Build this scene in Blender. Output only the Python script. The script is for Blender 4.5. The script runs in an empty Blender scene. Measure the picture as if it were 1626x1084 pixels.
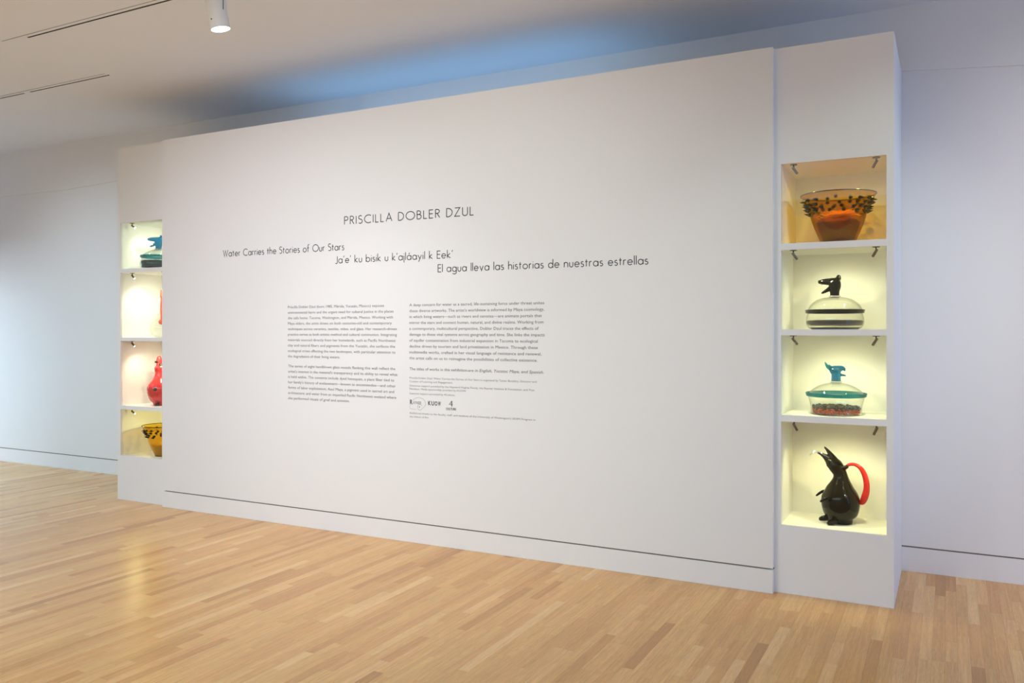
import bpy, bmesh, math, random
from mathutils import Vector, Matrix, noise
random.seed(7)
S = bpy.context.scene
COL = S.collection
PI = math.pi

# ------------------------------------------------------------------ camera
cam_d = bpy.data.cameras.new('camera'); cam = bpy.data.objects.new('camera', cam_d); COL.objects.link(cam)
cam_d.sensor_fit = 'HORIZONTAL'; cam_d.sensor_width = 36.0
cam_d.lens = 1324.5 * 36.0 / 1626.0
cam_d.shift_y = -18.4 / 1626.0
cam.location = (0, 0, 1.63)
cam.rotation_euler = (PI / 2, 0, math.radians(27.69))
cam_d.clip_start = 0.05
S.camera = cam

# ------------------------------------------------------------------ view, world, large lights
S.view_settings.view_transform = 'Standard'
S.view_settings.look = 'None'
S.view_settings.gamma = 1.0
S.view_settings.use_curve_mapping = False
S.view_settings.exposure = 0.0

w = bpy.data.worlds.new('world'); S.world = w; w.use_nodes = True
bg = w.node_tree.nodes['Background']
bg.inputs[0].default_value = (0.22, 0.45, 1.0, 1); bg.inputs[1].default_value = 1.5
S.cycles.transparent_max_bounces = 40
S.cycles.diffuse_bounces = 6


def area(name, loc, rot, sx, sy, power, color, spread=PI):
    l = bpy.data.lights.new(name, 'AREA'); l.shape = 'RECTANGLE'; l.size = sx; l.size_y = sy
    l.energy = power; l.color = color; l.spread = spread
    o = bpy.data.objects.new(name, l); o.location = loc; o.rotation_euler = rot; COL.objects.link(o); return o


def spot(name, loc, target, power, color, angle, blend, radius=0.04):
    l = bpy.data.lights.new(name, 'SPOT'); l.energy = power; l.color = color
    l.spot_size = math.radians(angle); l.spot_blend = blend; l.shadow_soft_size = radius
    o = bpy.data.objects.new(name, l); o.location = loc
    d = (Vector(target) - Vector(loc)).normalized()
    o.rotation_euler = d.to_track_quat('-Z', 'Y').to_euler(); COL.objects.link(o); return o


# daylight: a sky patch outside the left window opening, a window light in the right one
area('daylight_left', (-24.0, -6.0, 4.2), (0, math.radians(-97), math.radians(41)), 4.0, 3.6, 2085, (0.75, 0.91, 1.0))
area('daylight_right', (4.9, 3.4, 1.75), (0, math.radians(90), 0), 2.6, 4.5, 42, (0.30, 0.54, 1.0))
dl = area('floor_daylight_fill', (-12.3, 4.5, 2.1), (0, 0, 0), 2.0, 1.0, 50, (.42, .76, 1.0), math.radians(95))  # extra lamp added inside the left opening to brighten and cool the floor
dl.rotation_euler = (Vector((-8.6, 4.2, 0)) - Vector((-12.3, 4.5, 2.1))).to_track_quat('-Z', 'Y').to_euler()
# unseen cool lamp added behind the display wall for the blue ceiling glow
area('ceiling_glow_fill', (-3.80, 5.92, 3.05), (PI, 0, 0), 3.2, 0.25, 4.9, (0.25, 0.58, 1.0), math.radians(140))
# track spotlights washing the display wall, plus two added back-wall fills (the first is the lamp seen in the photograph)
spot('wash_a', (-4.10, 3.835, 3.50), (-3.85, 4.5, 0), 52, (1, .99, .96), 100, 1.0, 0.05)
spot('wash_b', (-5.75, 1.4, 3.55), (-5.2, 5.31, 1.6), 225, (.86, .86, 1.0), 68, 1.0, 0.06)
spot('wash_c', (-3.1, 0.9, 3.55), (-3.3, 5.31, 1.5), 298, (.95, 1.0, 1.02), 72, 1.0, 0.06)
spot('wash_e', (1.6, 3.2, 3.55), (-0.30, 5.36, 2.05), 83, (.82, 1.0, .88), 44, 0.8, 0.05)
spot('back_fill_left', (-8.7, 3.3, 3.55), (-8.6, 6.24, 1.1), 140, (.65, .83, 1.0), 85, 1.0, 0.06)  # fill added to lift the left back wall, no fixture of its own
spot('back_fill_right', (2.2, 3.1, 3.55), (1.6, 6.24, 1.5), 260, (.97, .90, .92), 80, 1.0, 0.06)  # added fill without a fixture, brightens the back wall at right
# unseen overhead area fill, added for general brightness
area('gallery_fill', (-4.5, -1.0, 3.6), (0, 0, 0), 9.0, 3.0, 283, (.71, .95, 1.12))


# ------------------------------------------------------------------ helpers
def mat(name, color=(.8, .8, .8), rough=.6, metal=0.0, spec=.5, emit=None, es=0.0, coat=0.0):
    m = bpy.data.materials.new(name); m.use_nodes = True
    b = m.node_tree.nodes['Principled BSDF']
    b.inputs['Base Color'].default_value = (*color, 1)
    b.inputs['Roughness'].default_value = rough
    b.inputs['Metallic'].default_value = metal
    b.inputs['Specular IOR Level'].default_value = spec
    b.inputs['Coat Weight'].default_value = coat
    if emit:
        b.inputs['Emission Color'].default_value = (*emit, 1)
        b.inputs['Emission Strength'].default_value = es
    return m


def paint(name, color, rough=.75, bump=.06, scale=90, spec=.25):
    """rolled wall paint: faint orange-peel relief and a very slight tone drift"""
    m = mat(name, color, rough, spec=spec)
    nt = m.node_tree; b = nt.nodes['Principled BSDF']
    tc = nt.nodes.new('ShaderNodeNewGeometry')
    n = nt.nodes.new('ShaderNodeTexNoise'); n.inputs['Scale'].default_value = scale; n.inputs['Detail'].default_value = 3
    nt.links.new(tc.outputs['Position'], n.inputs['Vector'])
    bp = nt.nodes.new('ShaderNodeBump'); bp.inputs['Strength'].default_value = bump; bp.inputs['Distance'].default_value = .002
    nt.links.new(n.outputs['Fac'], bp.inputs['Height']); nt.links.new(bp.outputs['Normal'], b.inputs['Normal'])
    n2 = nt.nodes.new('ShaderNodeTexNoise'); n2.inputs['Scale'].default_value = .9; n2.inputs['Detail'].default_value = 2
    nt.links.new(tc.outputs['Position'], n2.inputs['Vector'])
    mx = nt.nodes.new('ShaderNodeMixRGB'); mx.inputs['Color1'].default_value = (*[c * .985 for c in color], 1)
    mx.inputs['Color2'].default_value = (*color, 1)
    nt.links.new(n2.outputs['Fac'], mx.inputs['Fac']); nt.links.new(mx.outputs['Color'], b.inputs['Base Color'])
    return m


def thin_glass(name, tint=(1, 1, 1), gloss=.12, rough=.02, body=0.0, body_col=(1, 1, 1), edge=.86):
    """clear or tinted blown glass: tinted see-through plus fresnel reflection, optional milky body"""
    m = bpy.data.materials.new(name); m.use_nodes = True; nt = m.node_tree
    for n in list(nt.nodes): nt.nodes.remove(n)
    out = nt.nodes.new('ShaderNodeOutputMaterial')
    tr = nt.nodes.new('ShaderNodeBsdfTransparent'); 
    lw = nt.nodes.new('ShaderNodeLayerWeight'); lw.inputs['Blend'].default_value = .5
    # the wall of the vessel is seen through more glass at its edges: tint deepens there
    ramp = nt.nodes.new('ShaderNodeMixRGB'); ramp.inputs['Color1'].default_value = (*tint, 1)
    ramp.inputs['Color2'].default_value = (*[t ** 2.2 * edge for t in tint], 1)
    pw = nt.nodes.new('ShaderNodeMath'); pw.operation = 'POWER'; pw.inputs[1].default_value = 5.0
    nt.links.new(lw.outputs['Facing'], pw.inputs[0]); nt.links.new(pw.outputs[0], ramp.inputs['Fac'])
    nt.links.new(ramp.outputs['Color'], tr.inputs['Color'])
    gl = nt.nodes.new('ShaderNodeBsdfGlossy'); gl.inputs['Roughness'].default_value = rough
    p5 = nt.nodes.new('ShaderNodeMath'); p5.operation = 'POWER'; p5.inputs[1].default_value = 4.0
    nt.links.new(lw.outputs['Facing'], p5.inputs[0])
    mu = nt.nodes.new('ShaderNodeMath'); mu.operation = 'MULTIPLY_ADD'; mu.inputs[1].default_value = .55; mu.inputs[2].default_value = gloss * .3; mu.use_clamp = True
    nt.links.new(p5.outputs[0], mu.inputs[0])
    mix = nt.nodes.new('ShaderNodeMixShader')
    nt.links.new(mu.outputs[0], mix.inputs['Fac']); nt.links.new(tr.outputs[0], mix.inputs[1]); nt.links.new(gl.outputs[0], mix.inputs[2])
    last = mix.outputs[0]
    if body > 0:
        df = nt.nodes.new('ShaderNodeBsdfDiffuse'); df.inputs['Color'].default_value = (*body_col, 1)
        tl = nt.nodes.new('ShaderNodeBsdfTranslucent'); tl.inputs['Color'].default_value = (*body_col, 1)
        a = nt.nodes.new('ShaderNodeMixShader'); a.inputs['Fac'].default_value = .5
        nt.links.new(df.outputs[0], a.inputs[1]); nt.links.new(tl.outputs[0], a.inputs[2])
        mb = nt.nodes.new('ShaderNodeMixShader'); mb.inputs['Fac'].default_value = body
        nt.links.new(last, mb.inputs[1]); nt.links.new(a.outputs[0], mb.inputs[2]); last = mb.outputs[0]
    nt.links.new(last, out.inputs['Surface'])
    return m


def link(name, me, m=None, parent=None, smooth=False):
    if isinstance(me, bmesh.types.BMesh):
        bm = me; me = bpy.data.meshes.new(name); bm.to_mesh(me); bm.free()
    if m is not None and not me.materials: me.materials.append(m)
    if smooth:
        for p in me.polygons: p.use_smooth = True
    o = bpy.data.objects.new(name, me); COL.objects.link(o)
    if parent is not None: o.parent = parent
    return o


def tag(o, label=None, cat=None, group=None, kind=None):
    if label: o['label'] = label
    if cat: o['category'] = cat
    if group: o['group'] = group
    if kind: o['kind'] = kind
    return o


def empty(name, loc=(0, 0, 0)):
    o = bpy.data.objects.new(name, None); o.empty_display_size = .05; o.location = loc; COL.objects.link(o); return o


def box(bm, x0, x1, y0, y1, z0, z1):
    vs = [bm.verts.new(p) for p in ((x0, y0, z0), (x1, y0, z0), (x1, y1, z0), (x0, y1, z0), (x0, y0, z1), (x1, y0, z1), (x1, y1, z1), (x0, y1, z1))]
    for f in ((0, 3, 2, 1), (4, 5, 6, 7), (0, 1, 5, 4), (1, 2, 6, 5), (2, 3, 7, 6), (3, 0, 4, 7)):
        bm.faces.new([vs[i] for i in f])


def boxes(*bs):
    bm = bmesh.new()
    for b in bs: box(bm, *b)
    return bm


def bevelled(bm, w=.002, seg=2):
    bmesh.ops.bevel(bm, geom=list(bm.edges), offset=w, segments=seg, affect='EDGES', profile=.5)
    return bm


def lathe(bm, prof, c=(0, 0, 0), n=64, close=False):
    """prof: list of (r, z)"""
    rings = []
    for r, z in prof:
        if r < 1e-5: rings.append([bm.verts.new((c[0], c[1], c[2] + z))])
        else: rings.append([bm.verts.new((c[0] + r * math.cos(2 * PI * k / n), c[1] + r * math.sin(2 * PI * k / n), c[2] + z)) for k in range(n)])
    prs = list(zip(rings, rings[1:]))
    if close: prs.append((rings[-1], rings[0]))
    for a, b in prs:
        for k in range(n):
            k2 = (k + 1) % n
            if len(a) == 1 and len(b) == 1: continue
            if len(a) == 1: bm.faces.new((a[0], b[k2], b[k]))
            elif len(b) == 1: bm.faces.new((a[k], a[k2], b[0]))
            else: bm.faces.new((a[k], a[k2], b[k2], b[k]))
    return bm


def smooth_path(pts, sub=6):
    """Catmull-Rom through 4-tuples (x,y,z,r)"""
    P = [Vector(p) for p in pts]; out = []
    for i in range(len(P) - 1):
        p0 = P[max(i - 1, 0)]; p1 = P[i]; p2 = P[i + 1]; p3 = P[min(i + 2, len(P) - 1)]
        for k in range(sub):
            t = k / sub
            out.append(.5 * ((2 * p1) + (p2 - p0) * t + (2 * p0 - 5 * p1 + 4 * p2 - p3) * t * t + (3 * p1 - p0 - 3 * p2 + p3) * t ** 3))
    out.append(P[-1]); return out


def tube(bm, pts, n=16, sub=6, flat=1.0):
    """closed tube of varying radius with rounded ends; flat scales the Y extent of the section"""
    path = smooth_path(pts, sub) if sub > 1 else [Vector(p) for p in pts]
    # rounded ends
    def cap(a, b):
        d = (Vector(a[:3]) - Vector(b[:3])).normalized(); r = a[3]; o = []
        for t in (.5, .85, .98):
            q = Vector(a[:3]) + d * r * t; o.append(Vector((*q, max(r * math.sqrt(1 - t * t), 1e-4))))
        return o
    path = list(reversed(cap(path[0], path[1]))) + path + cap(path[-1], path[-2])
    rings = []; up = None
    for i, p in enumerate(path):
        a = Vector(path[max(i - 1, 0)][:3]); b = Vector(path[min(i + 1, len(path) - 1)][:3])
        t = (b - a).normalized() if (b - a).length > 1e-9 else Vector((0, 0, 1))
        if up is None: up = t.orthogonal().normalized()
        up = (up - t * up.dot(t)).normalized(); s = t.cross(up); c = Vector(p[:3]); ring = []
        for k in range(n):
            q = (up * math.cos(2 * PI * k / n) + s * math.sin(2 * PI * k / n)) * p[3]
            q.y *= flat
            ring.append(bm.verts.new(c + q))
        rings.append(ring)
    for a, b in zip(rings, rings[1:]):
        for k in range(n): bm.faces.new((a[k], a[(k + 1) % n], b[(k + 1) % n], b[k]))
    bm.faces.new(list(reversed(rings[0]))); bm.faces.new(rings[-1])
    return bm


_BALLS = {}
def balls_mesh(items, seg, ring):
    """many small ellipsoids joined quickly: items are (centre, radii, rotation or None)"""
    t = bmesh.new(); bmesh.ops.create_uvsphere(t, u_segments=seg, v_segments=ring, radius=1); t.verts.index_update()
    V = [v.co.copy() for v in t.verts]; F = [[v.index for v in f.verts] for f in t.faces]; t.free()
    vs = []; fs = []
    for c, r, q in items:
        n = len(vs)
        for v in V:
            p = Vector((v.x * r[0], v.y * r[1], v.z * r[2]))
            if q is not None: p = q @ p
            vs.append(p + Vector(c))
        fs += [[i + n for i in f] for f in F]
    me = bpy.data.meshes.new('balls'); me.from_pydata(vs, [], fs); return me


def ball(bm, c, r, rot=None, seg=20, ring=12):
    m = Matrix.Translation(c) @ (rot.to_4x4() if rot else Matrix()) @ Matrix.Diagonal((*(r if hasattr(r, '__len__') else (r, r, r)), 1))
    bmesh.ops.create_uvsphere(bm, u_segments=seg, v_segments=ring, radius=1, matrix=m)
    return bm


def fuse(bm, voxel, smooth_it=4):
    """union overlapping closed shapes into one smooth skin, returned as a mesh"""
    me = bpy.data.meshes.new('tmp'); bm.to_mesh(me); bm.free()
    o = bpy.data.objects.new('tmp', me); COL.objects.link(o)
    r = o.modifiers.new('r', 'REMESH'); r.mode = 'VOXEL'; r.voxel_size = voxel; r.use_smooth_shade = True
    s = o.modifiers.new('s', 'SMOOTH'); s.factor = .5; s.iterations = smooth_it
    dg = bpy.context.evaluated_depsgraph_get(); dg.update()
    out = bpy.data.meshes.new_from_object(o.evaluated_get(dg))
    bpy.data.objects.remove(o); bpy.data.meshes.remove(me)
    out.materials.clear()
    return out


# ------------------------------------------------------------------ materials
M_wall = paint('white_wall_paint', (.80, .80, .80))
M_wall2 = paint('white_display_paint', (.82, .82, .82))
M_ceil = paint('ceiling_paint', (.81, .83, .87), rough=.9, bump=.03, spec=.1)
M_inside = paint('cabinet_lining_paint', (.84, .83, .78), rough=.7, bump=.03)
M_dark = mat('dark_recess', (.012, .010, .008), .8)
M_edge = mat('track_edge_grey', (.22, .20, .18), .8)
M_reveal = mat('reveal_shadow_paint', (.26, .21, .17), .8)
M_vinyl = mat('charcoal_vinyl', (.035, .035, .038), .5)
M_vinyl2 = mat('grey_vinyl', (.06, .06, .063), .5)
M_vinyl3 = mat('light_grey_vinyl', (.16, .16, .16), .5)
M_metal_w = mat('white_lamp_metal', (.78, .79, .80), .4, spec=.4)
M_steel = mat('brushed_steel', (.24, .21, .17), .25, metal=1.0)
M_lens = mat('lamp_lens', (1, 1, 1), .3, emit=(1, .97, .92), es=14)
M_minilens = mat('mini_lamp_lens', (1, 1, 1), .3, emit=(1, .95, .80), es=10)
M_pane = thin_glass('window_pane_glass', (.99, .995, .99), gloss=.035, rough=.0, edge=.99)
M_clear = thin_glass('clear_blown_glass', (.985, .99, .975), gloss=.14, edge=.88)
M_teal = thin_glass('teal_blown_glass', (.22, .62, .68), gloss=.16, body=.30, body_col=(.008, .20, .26))
M_tealdeep = thin_glass('deep_teal_glass', (.05, .45, .66), gloss=.5, body=.35, body_col=(.002, .16, .30))
M_amber = thin_glass('amber_blown_glass', (.86, .68, .10), gloss=.16, body=.03, body_col=(.50, .34, .01))
M_yellow = thin_glass('yellow_blown_glass', (.96, .84, .25), gloss=.14, body=.25, body_col=(.80, .52, .02))
M_black = mat('black_blown_glass', (.007, .006, .003), .05, spec=.22)
M_olive = mat('dark_olive_glass', (.014, .018, .007), .06, spec=.9)
M_tip = thin_glass('clear_spout_glass', (.92, .94, .92), gloss=.9, edge=.35)
M_redg = mat('red_blown_glass', (.52, .016, .011), .09, spec=.6)
M_coral = mat('coral_red_blown_glass', (.60, .040, .036), .10, spec=.6)
M_orange = mat('orange_red_glass', (.78, .10, .04), .12, spec=.6)


def wood():
    m = bpy.data.materials.new('oak_floor_boards'); m.use_nodes = True; nt = m.node_tree; b = nt.nodes['Principled BSDF']
    N = nt.nodes.new; L = nt.links.new
    ao = N('ShaderNodeAttribute'); ao.attribute_type = 'OBJECT'; ao.attribute_name = 'tone'
    ag = N('ShaderNodeAttribute'); ag.attribute_type = 'GEOMETRY'; ag.attribute_name = 'tone'
    t = N('ShaderNodeMath'); t.operation = 'ADD'; L(ao.outputs['Fac'], t.inputs[0]); L(ag.outputs['Fac'], t.inputs[1])
    geo = N('ShaderNodeNewGeometry')
    off = N('ShaderNodeCombineXYZ')
    k1 = N('ShaderNodeMath'); k1.operation = 'MULTIPLY'; k1.inputs[1].default_value = 37.3; L(t.outputs[0], k1.inputs[0])
    k2 = N('ShaderNodeMath'); k2.operation = 'MULTIPLY'; k2.inputs[1].default_value = 91.7; L(t.outputs[0], k2.inputs[0])
    L(k1.outputs[0], off.inputs[0]); L(k2.outputs[0], off.inputs[1]); L(k2.outputs[0], off.inputs[2])
    add = N('ShaderNodeVectorMath'); add.operation = 'ADD'; L(geo.outputs['Position'], add.inputs[0]); L(off.outputs[0], add.inputs[1])
    # per-board colour
    cr = N('ShaderNodeValToRGB'); L(t.outputs[0], cr.inputs[0])
    e = cr.color_ramp; e.elements[0].position = 0; e.elements[0].color = (0.522, 0.250, 0.079, 1)
    e.elements[1].position = 1; e.elements[1].color = (0.835, 0.511, 0.217, 1)
    for p, c in ((.10, (0.600, 0.298, 0.094)), (.35, (0.693, 0.367, 0.123)), (.55, (0.730, 0.400, 0.137)), (.8, (0.772, 0.437, 0.159))):
        q = e.elements.new(p); q.color = (*c, 1)
    # fine pores, long streaks
    def nz(sx, sy, det, rgh, dist=0):
        mp = N('ShaderNodeMapping'); mp.inputs['Scale'].default_value = (sx, sy, sx); L(add.outputs[0], mp.inputs['Vector'])
        n = N('ShaderNodeTexNoise'); n.inputs['Scale'].default_value = 1; n.inputs['Detail'].default_value = det
        n.inputs['Roughness'].default_value = rgh; n.inputs['Distortion'].default_value = dist
        L(mp.outputs[0], n.inputs['Vector']); return n
    fine = nz(420, 14, 3, .6); streak = nz(70, 2.2, 3, .55, .4)
    mp = N('ShaderNodeMapping'); mp.inputs['Scale'].default_value = (16, 1.5, 16); L(add.outputs[0], mp.inputs['Vector'])
    cath = N('ShaderNodeTexNoise'); cath.inputs['Scale'].default_value = 1; cath.inputs['Detail'].default_value = 1
    L(mp.outputs[0], cath.inputs['Vector'])
    ck = N('ShaderNodeMath'); ck.operation = 'MULTIPLY'; ck.inputs[1].default_value = 95; L(cath.outputs['Fac'], ck.inputs[0])
    sn = N('ShaderNodeMath'); sn.operation = 'SINE'; L(ck.outputs[0], sn.inputs[0])
    def rng(src, a, b_, lo, hi):
        r = N('ShaderNodeMapRange'); r.inputs[1].default_value = a; r.inputs[2].default_value = b_
        r.inputs[3].default_value = lo; r.inputs[4].default_value = hi; L(src, r.inputs[0]); return r.outputs[0]
    f1 = rng(fine.outputs['Fac'], .38, .62, .90, 1.05); f2 = rng(streak.outputs['Fac'], .3, .7, .88, 1.08)
    f3 = rng(sn.outputs[0], -1, 1, .975, 1.015)
    m1 = N('ShaderNodeMath'); m1.operation = 'MULTIPLY'; L(f1, m1.inputs[0]); L(f2, m1.inputs[1])
    m2 = N('ShaderNodeMath'); m2.operation = 'MULTIPLY'; L(m1.outputs[0], m2.inputs[0]); L(f3, m2.inputs[1])
    vm = N('ShaderNodeVectorMath'); vm.operation = 'SCALE'; L(cr.outputs['Color'], vm.inputs[0]); L(m2.outputs[0], vm.inputs['Scale'])
    hk = N('ShaderNodeMath'); hk.operation = 'MULTIPLY'; hk.inputs[1].default_value = 13.7; L(t.outputs[0], hk.inputs[0])
    hf = N('ShaderNodeMath'); hf.operation = 'FRACT'; L(hk.outputs[0], hf.inputs[0])
    hm = N('ShaderNodeMixRGB'); hm.inputs['Color1'].default_value = (.995, 1.005, .97, 1); hm.inputs['Color2'].default_value = (1.02, .98, 1.01, 1); L(hf.outputs[0], hm.inputs['Fac'])
    hv = N('ShaderNodeVectorMath'); hv.operation = 'MULTIPLY'; L(vm.outputs[0], hv.inputs[0]); L(hm.outputs['Color'], hv.inputs[1])
    L(hv.outputs[0], b.inputs['Base Color'])
    b.inputs['Roughness'].default_value = .27
    b.inputs['Specular IOR Level'].default_value = .42
    bp = N('ShaderNodeBump'); bp.inputs['Strength'].default_value = .08; bp.inputs['Distance'].default_value = .0006
    L(m1.outputs[0], bp.inputs['Height']); L(bp.outputs['Normal'], b.inputs['Normal'])
    return m


M_oak = wood()

# ------------------------------------------------------------------ room shell
XL, XR, YF, YB, ZC = -12.5, 5.0, -4.0, 6.24, 3.818
floor = link('floor', boxes((XL - .2, XR + .2, YF - .15, YB + .15, -.06, -.019)), mat('subfloor', (.05, .03, .02), .9)); tag(floor, kind='structure')
# oak strip boards, each its own piece near the camera
BW = .0575
sc, cc = .46466, .88549
def proj(x, y):
    r = cc * x + sc * y; F = -sc * x + cc * y
    if F < .3: return None
    return 813 + 1324.5 * r / F, 523.6 + 1324.5 * 1.63 / F
rnd = random.Random(21); boards = []
nrow = int((XR - XL) / BW)
for i in range(nrow):
    x0 = XL + i * BW; y = YF - rnd.random() * .9
    while y < YB:
        L = rnd.choice((.28, .4, .5, .6, .75, .9, 1.1, 1.35)) * rnd.uniform(.85, 1.15)
        y1 = min(y + L, YB); ys = max(y, YF)
        if y1 - ys > .02:
            tone = min(max(rnd.gauss(.54, .24), .02), .98); area_px = 0
            qs = [proj(a, b) for a, b in ((x0, ys), (x0 + BW, ys), (x0 + BW, y1), (x0, y1))]
            if all(qs):
                a2 = 0
                for k in range(4):
                    (ax, ay), (bx, by) = qs[k], qs[(k + 1) % 4]
                    a2 += ax * by - bx * ay
                mx = sum(q[0] for q in qs) / 4; my = sum(q[1] for q in qs) / 4
                if -20 < mx < 1640 and my < 1100: area_px = abs(a2) / 2
                if ys > 5.36 and -7.1 < x0 < -.3: area_px = 0
            boards.append((area_px, x0, ys, y1, tone))
        y += L
boards.sort(key=lambda b: -b[0])
bm = bmesh.new(); box(bm, 0, 1, 0, 1, -1, 0)
unit = bpy.data.meshes.new('plank'); bm.to_mesh(unit); bm.free(); unit.materials.append(M_oak)
for a, x0, ys, y1, tone in boards[:300]:
    o = bpy.data.objects.new('plank', unit); COL.objects.link(o); o.parent = floor
    o.location = (x0 + .0002, ys + .0002, rnd.uniform(-.00025, 0)); o.scale = (BW - .0004, y1 - ys - .0004, .018); o['tone'] = tone
bm = bmesh.new(); lay = bm.faces.layers.float.new('tone')
for a, x0, ys, y1, tone in boards[300:]:
    n0 = len(bm.faces); z = rnd.uniform(-.00025, 0)
    box(bm, x0 + .0002, x0 + BW - .0002, ys + .0002, y1 - .0002, -.018, z)
    bm.faces.ensure_lookup_table()
    for f in bm.faces[n0:]: f[lay] = tone
o = link('planks', bm, M_oak, floor); o['kind'] = 'stuff'

ceil = tag(link('ceiling', boxes((XL - .2, XR + .2, YF - .15, YB + .15, ZC, ZC + .1)), M_ceil), kind='structure')
# back wall, with the shadow-gap base and an added raised sheet imitating an edge of light up high
wb = tag(link('wall_back', boxes((XL, XR, YB, YB + .1, .171, ZC)), M_wall), kind='structure')
bm = bmesh.new()
prof_z = [(XL, 3.30), (-9.2, 3.272), (-6.8, 3.35), (-.286, 3.383), (.42, 3.319), (XR, 3.20)]
fr = [bm.verts.new((x, YB - .012, z)) for x, z in prof_z]; frt = [bm.verts.new((x, YB - .012, ZC)) for x, z in prof_z]
bk = [bm.verts.new((x, YB, z)) for x, z in prof_z]
for k in range(len(prof_z) - 1):
    bm.faces.new((fr[k], fr[k + 1], frt[k + 1], frt[k])); bm.faces.new((bk[k], bk[k + 1], fr[k + 1], fr[k]))
link('light_line_panel', bm, M_wall, wb)
tag(link('baseboard_back', boxes((XL, XR, YB, YB + .1, -.018, .160)), M_wall), kind='structure')
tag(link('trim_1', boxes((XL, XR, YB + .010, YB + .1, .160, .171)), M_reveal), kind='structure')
def end_wall(name, x0, x1, wy0, wy1, wz0, wz1):
    return tag(link(name, boxes((x0, x1, YF, wy0, -.018, ZC), (x0, x1, wy1, YB + .1, -.018, ZC), (x0, x1, wy0, wy1, -.018, wz0), (x0, x1, wy0, wy1, wz1, ZC)), M_wall), kind='structure')
end_wall('wall_left', XL - .15, XL, 3.9, 5.8, .05, 2.7)
end_wall('wall_right', XR, XR + .15, 1.1, 5.7, .45, 3.05)
tag(link('wall_front', boxes((XL, XR, YF - .1, YF, -.018, ZC)), M_wall), kind='structure')

# ------------------------------------------------------------------ display wall between the cabinets
WY = 5.31; WX0, WX1 = -6.430, -.968; WZ = 3.378
wall_c = tag(link('wall_center', boxes((WX0, WX1, WY, WY + .09, .1555, WZ)), M_wall2), kind='structure')
base_c = tag(link('baseboard_center', bevelled(boxes((WX0, WX1, WY, WY + .09, 0, .1445)), .001, 1), M_wall2), kind='structure')
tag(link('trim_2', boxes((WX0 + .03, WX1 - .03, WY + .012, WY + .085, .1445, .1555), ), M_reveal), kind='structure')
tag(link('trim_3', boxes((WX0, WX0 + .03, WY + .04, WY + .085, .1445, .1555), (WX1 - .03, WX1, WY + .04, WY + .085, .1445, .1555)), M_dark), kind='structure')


# ------------------------------------------------------------------ display cabinets
def cabinet(x0, x1, levels, label, backs, fz):
    """levels: (floor z, ceiling z) from top to bottom"""
    t = empty('display_cabinet', ((x0 + x1) / 2, 5.36, 0)); tag(t, label, 'display cabinet', 'recessed display cabinets flanking the text wall')
    ox = -(x0 + x1) / 2; oy = -5.36
    a, b = x0 + .040, x1 - .040
    F0, F1 = 5.36, 5.375
    def part(name, bm, m, **k):
        bmesh.ops.translate(bm, verts=bm.verts, vec=(ox, oy, 0)); return link(name, bm, m, t, **k)
    bs = [(x0, a, F0, F1, 0, WZ), (b, x1, F0, F1, 0, WZ), (a, b, F0, F1, levels[0][1], WZ), (a, b, F0, F1, 0, levels[-1][0])]
    for (fa, _), (_, cb) in zip(levels, levels[1:]): bs.append((a, b, F0, F1, cb, fa))
    part('face_frame', boxes(*bs), M_wall2)
    part('side_panel', boxes((x0, a - .003, F1, 6.238, 0, WZ)), M_wall2); part('side_panel', boxes((b + .003, x1, F1, 6.238, 0, WZ)), M_wall2)
    part('top_panel', boxes((a, b, F1, 6.238, WZ - .02, WZ)), M_wall2)
    for k, ((f, c), yb) in enumerate(zip(levels, backs)):
        # lining of one compartment
        part('lining', boxes((a - .003, a, F1, yb, f, c), (b, b + .003, F1, yb, f, c), (a - .003, b + .003, yb, yb + .01, f, c)), M_inside)
        part('shelf', boxes((a - .003, b + .003, F1, yb + .01, f - .018, f)), M_inside)
        part('compartment_ceiling', boxes((a - .003, b + .003, F1, yb + .01, c, c + .018)), M_inside)
        g = part('glass_pane', boxes((a + .001, b - .001, 5.3765, 5.3815, f + .001, c - .001)), M_pane)
    return t


LR = [(2.165, 2.658), (1.633, 2.125), (1.102, 1.596), (.422, 1.063)]
LL = [(2.215, 2.658), (1.558, 2.178), (.903, 1.524), (.424, .868)]
cabinet(-.968, -.289, LR, 'tall white display cabinet with four lit niches, near the right edge', [5.93, 5.82, 5.82, 5.80], 0)
cabinet(-7.110, -6.431, LL, 'tall white display cabinet with four lit niches, at the left end of the text wall', [5.83] * 4, 0)


# ------------------------------------------------------------------ mini spotlights inside the niches
def mini_spot(x, y, z, aim, label, group=None):
    t = empty('mini_spotlight', (x, y, z)); tag(t, label, 'spotlight', 'small steel spotlights in the niches')
    bm = bmesh.new(); lathe(bm, [(0, 0), (.022, 0), (.022, -.004), (.018, -.006), (0, -.006)], n=24); link('canopy', bm, M_steel, t, smooth=False)
    link('stem', lathe(bmesh.new(), [(0, -.006), (.0045, -.006), (.0045, -.022), (0, -.022)], n=12), M_steel, t, smooth=True)
    d = (Vector(aim) - Vector((x, y, z - .026))).normalized(); q = d.to_track_quat('-Z', 'Y')
    bm = lathe(bmesh.new(), [(0, .012), (.006, .012), (.0082, .008), (.0082, -.040), (.0074, -.040), (.0074, -.034), (0, -.034)], n=20)
    h = link('head', bm, M_steel, t, smooth=False); h.location = (0, 0, -.026); h.rotation_mode = 'QUATERNION'; h.rotation_quaternion = q
    l = link('lens', lathe(bmesh.new(), [(0, -.0395), (.0072, -.0395), (.0072, -.035), (0, -.035)], n=20), M_minilens, h)
    return Vector((x, y, z - .026)) + d * .045


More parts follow.
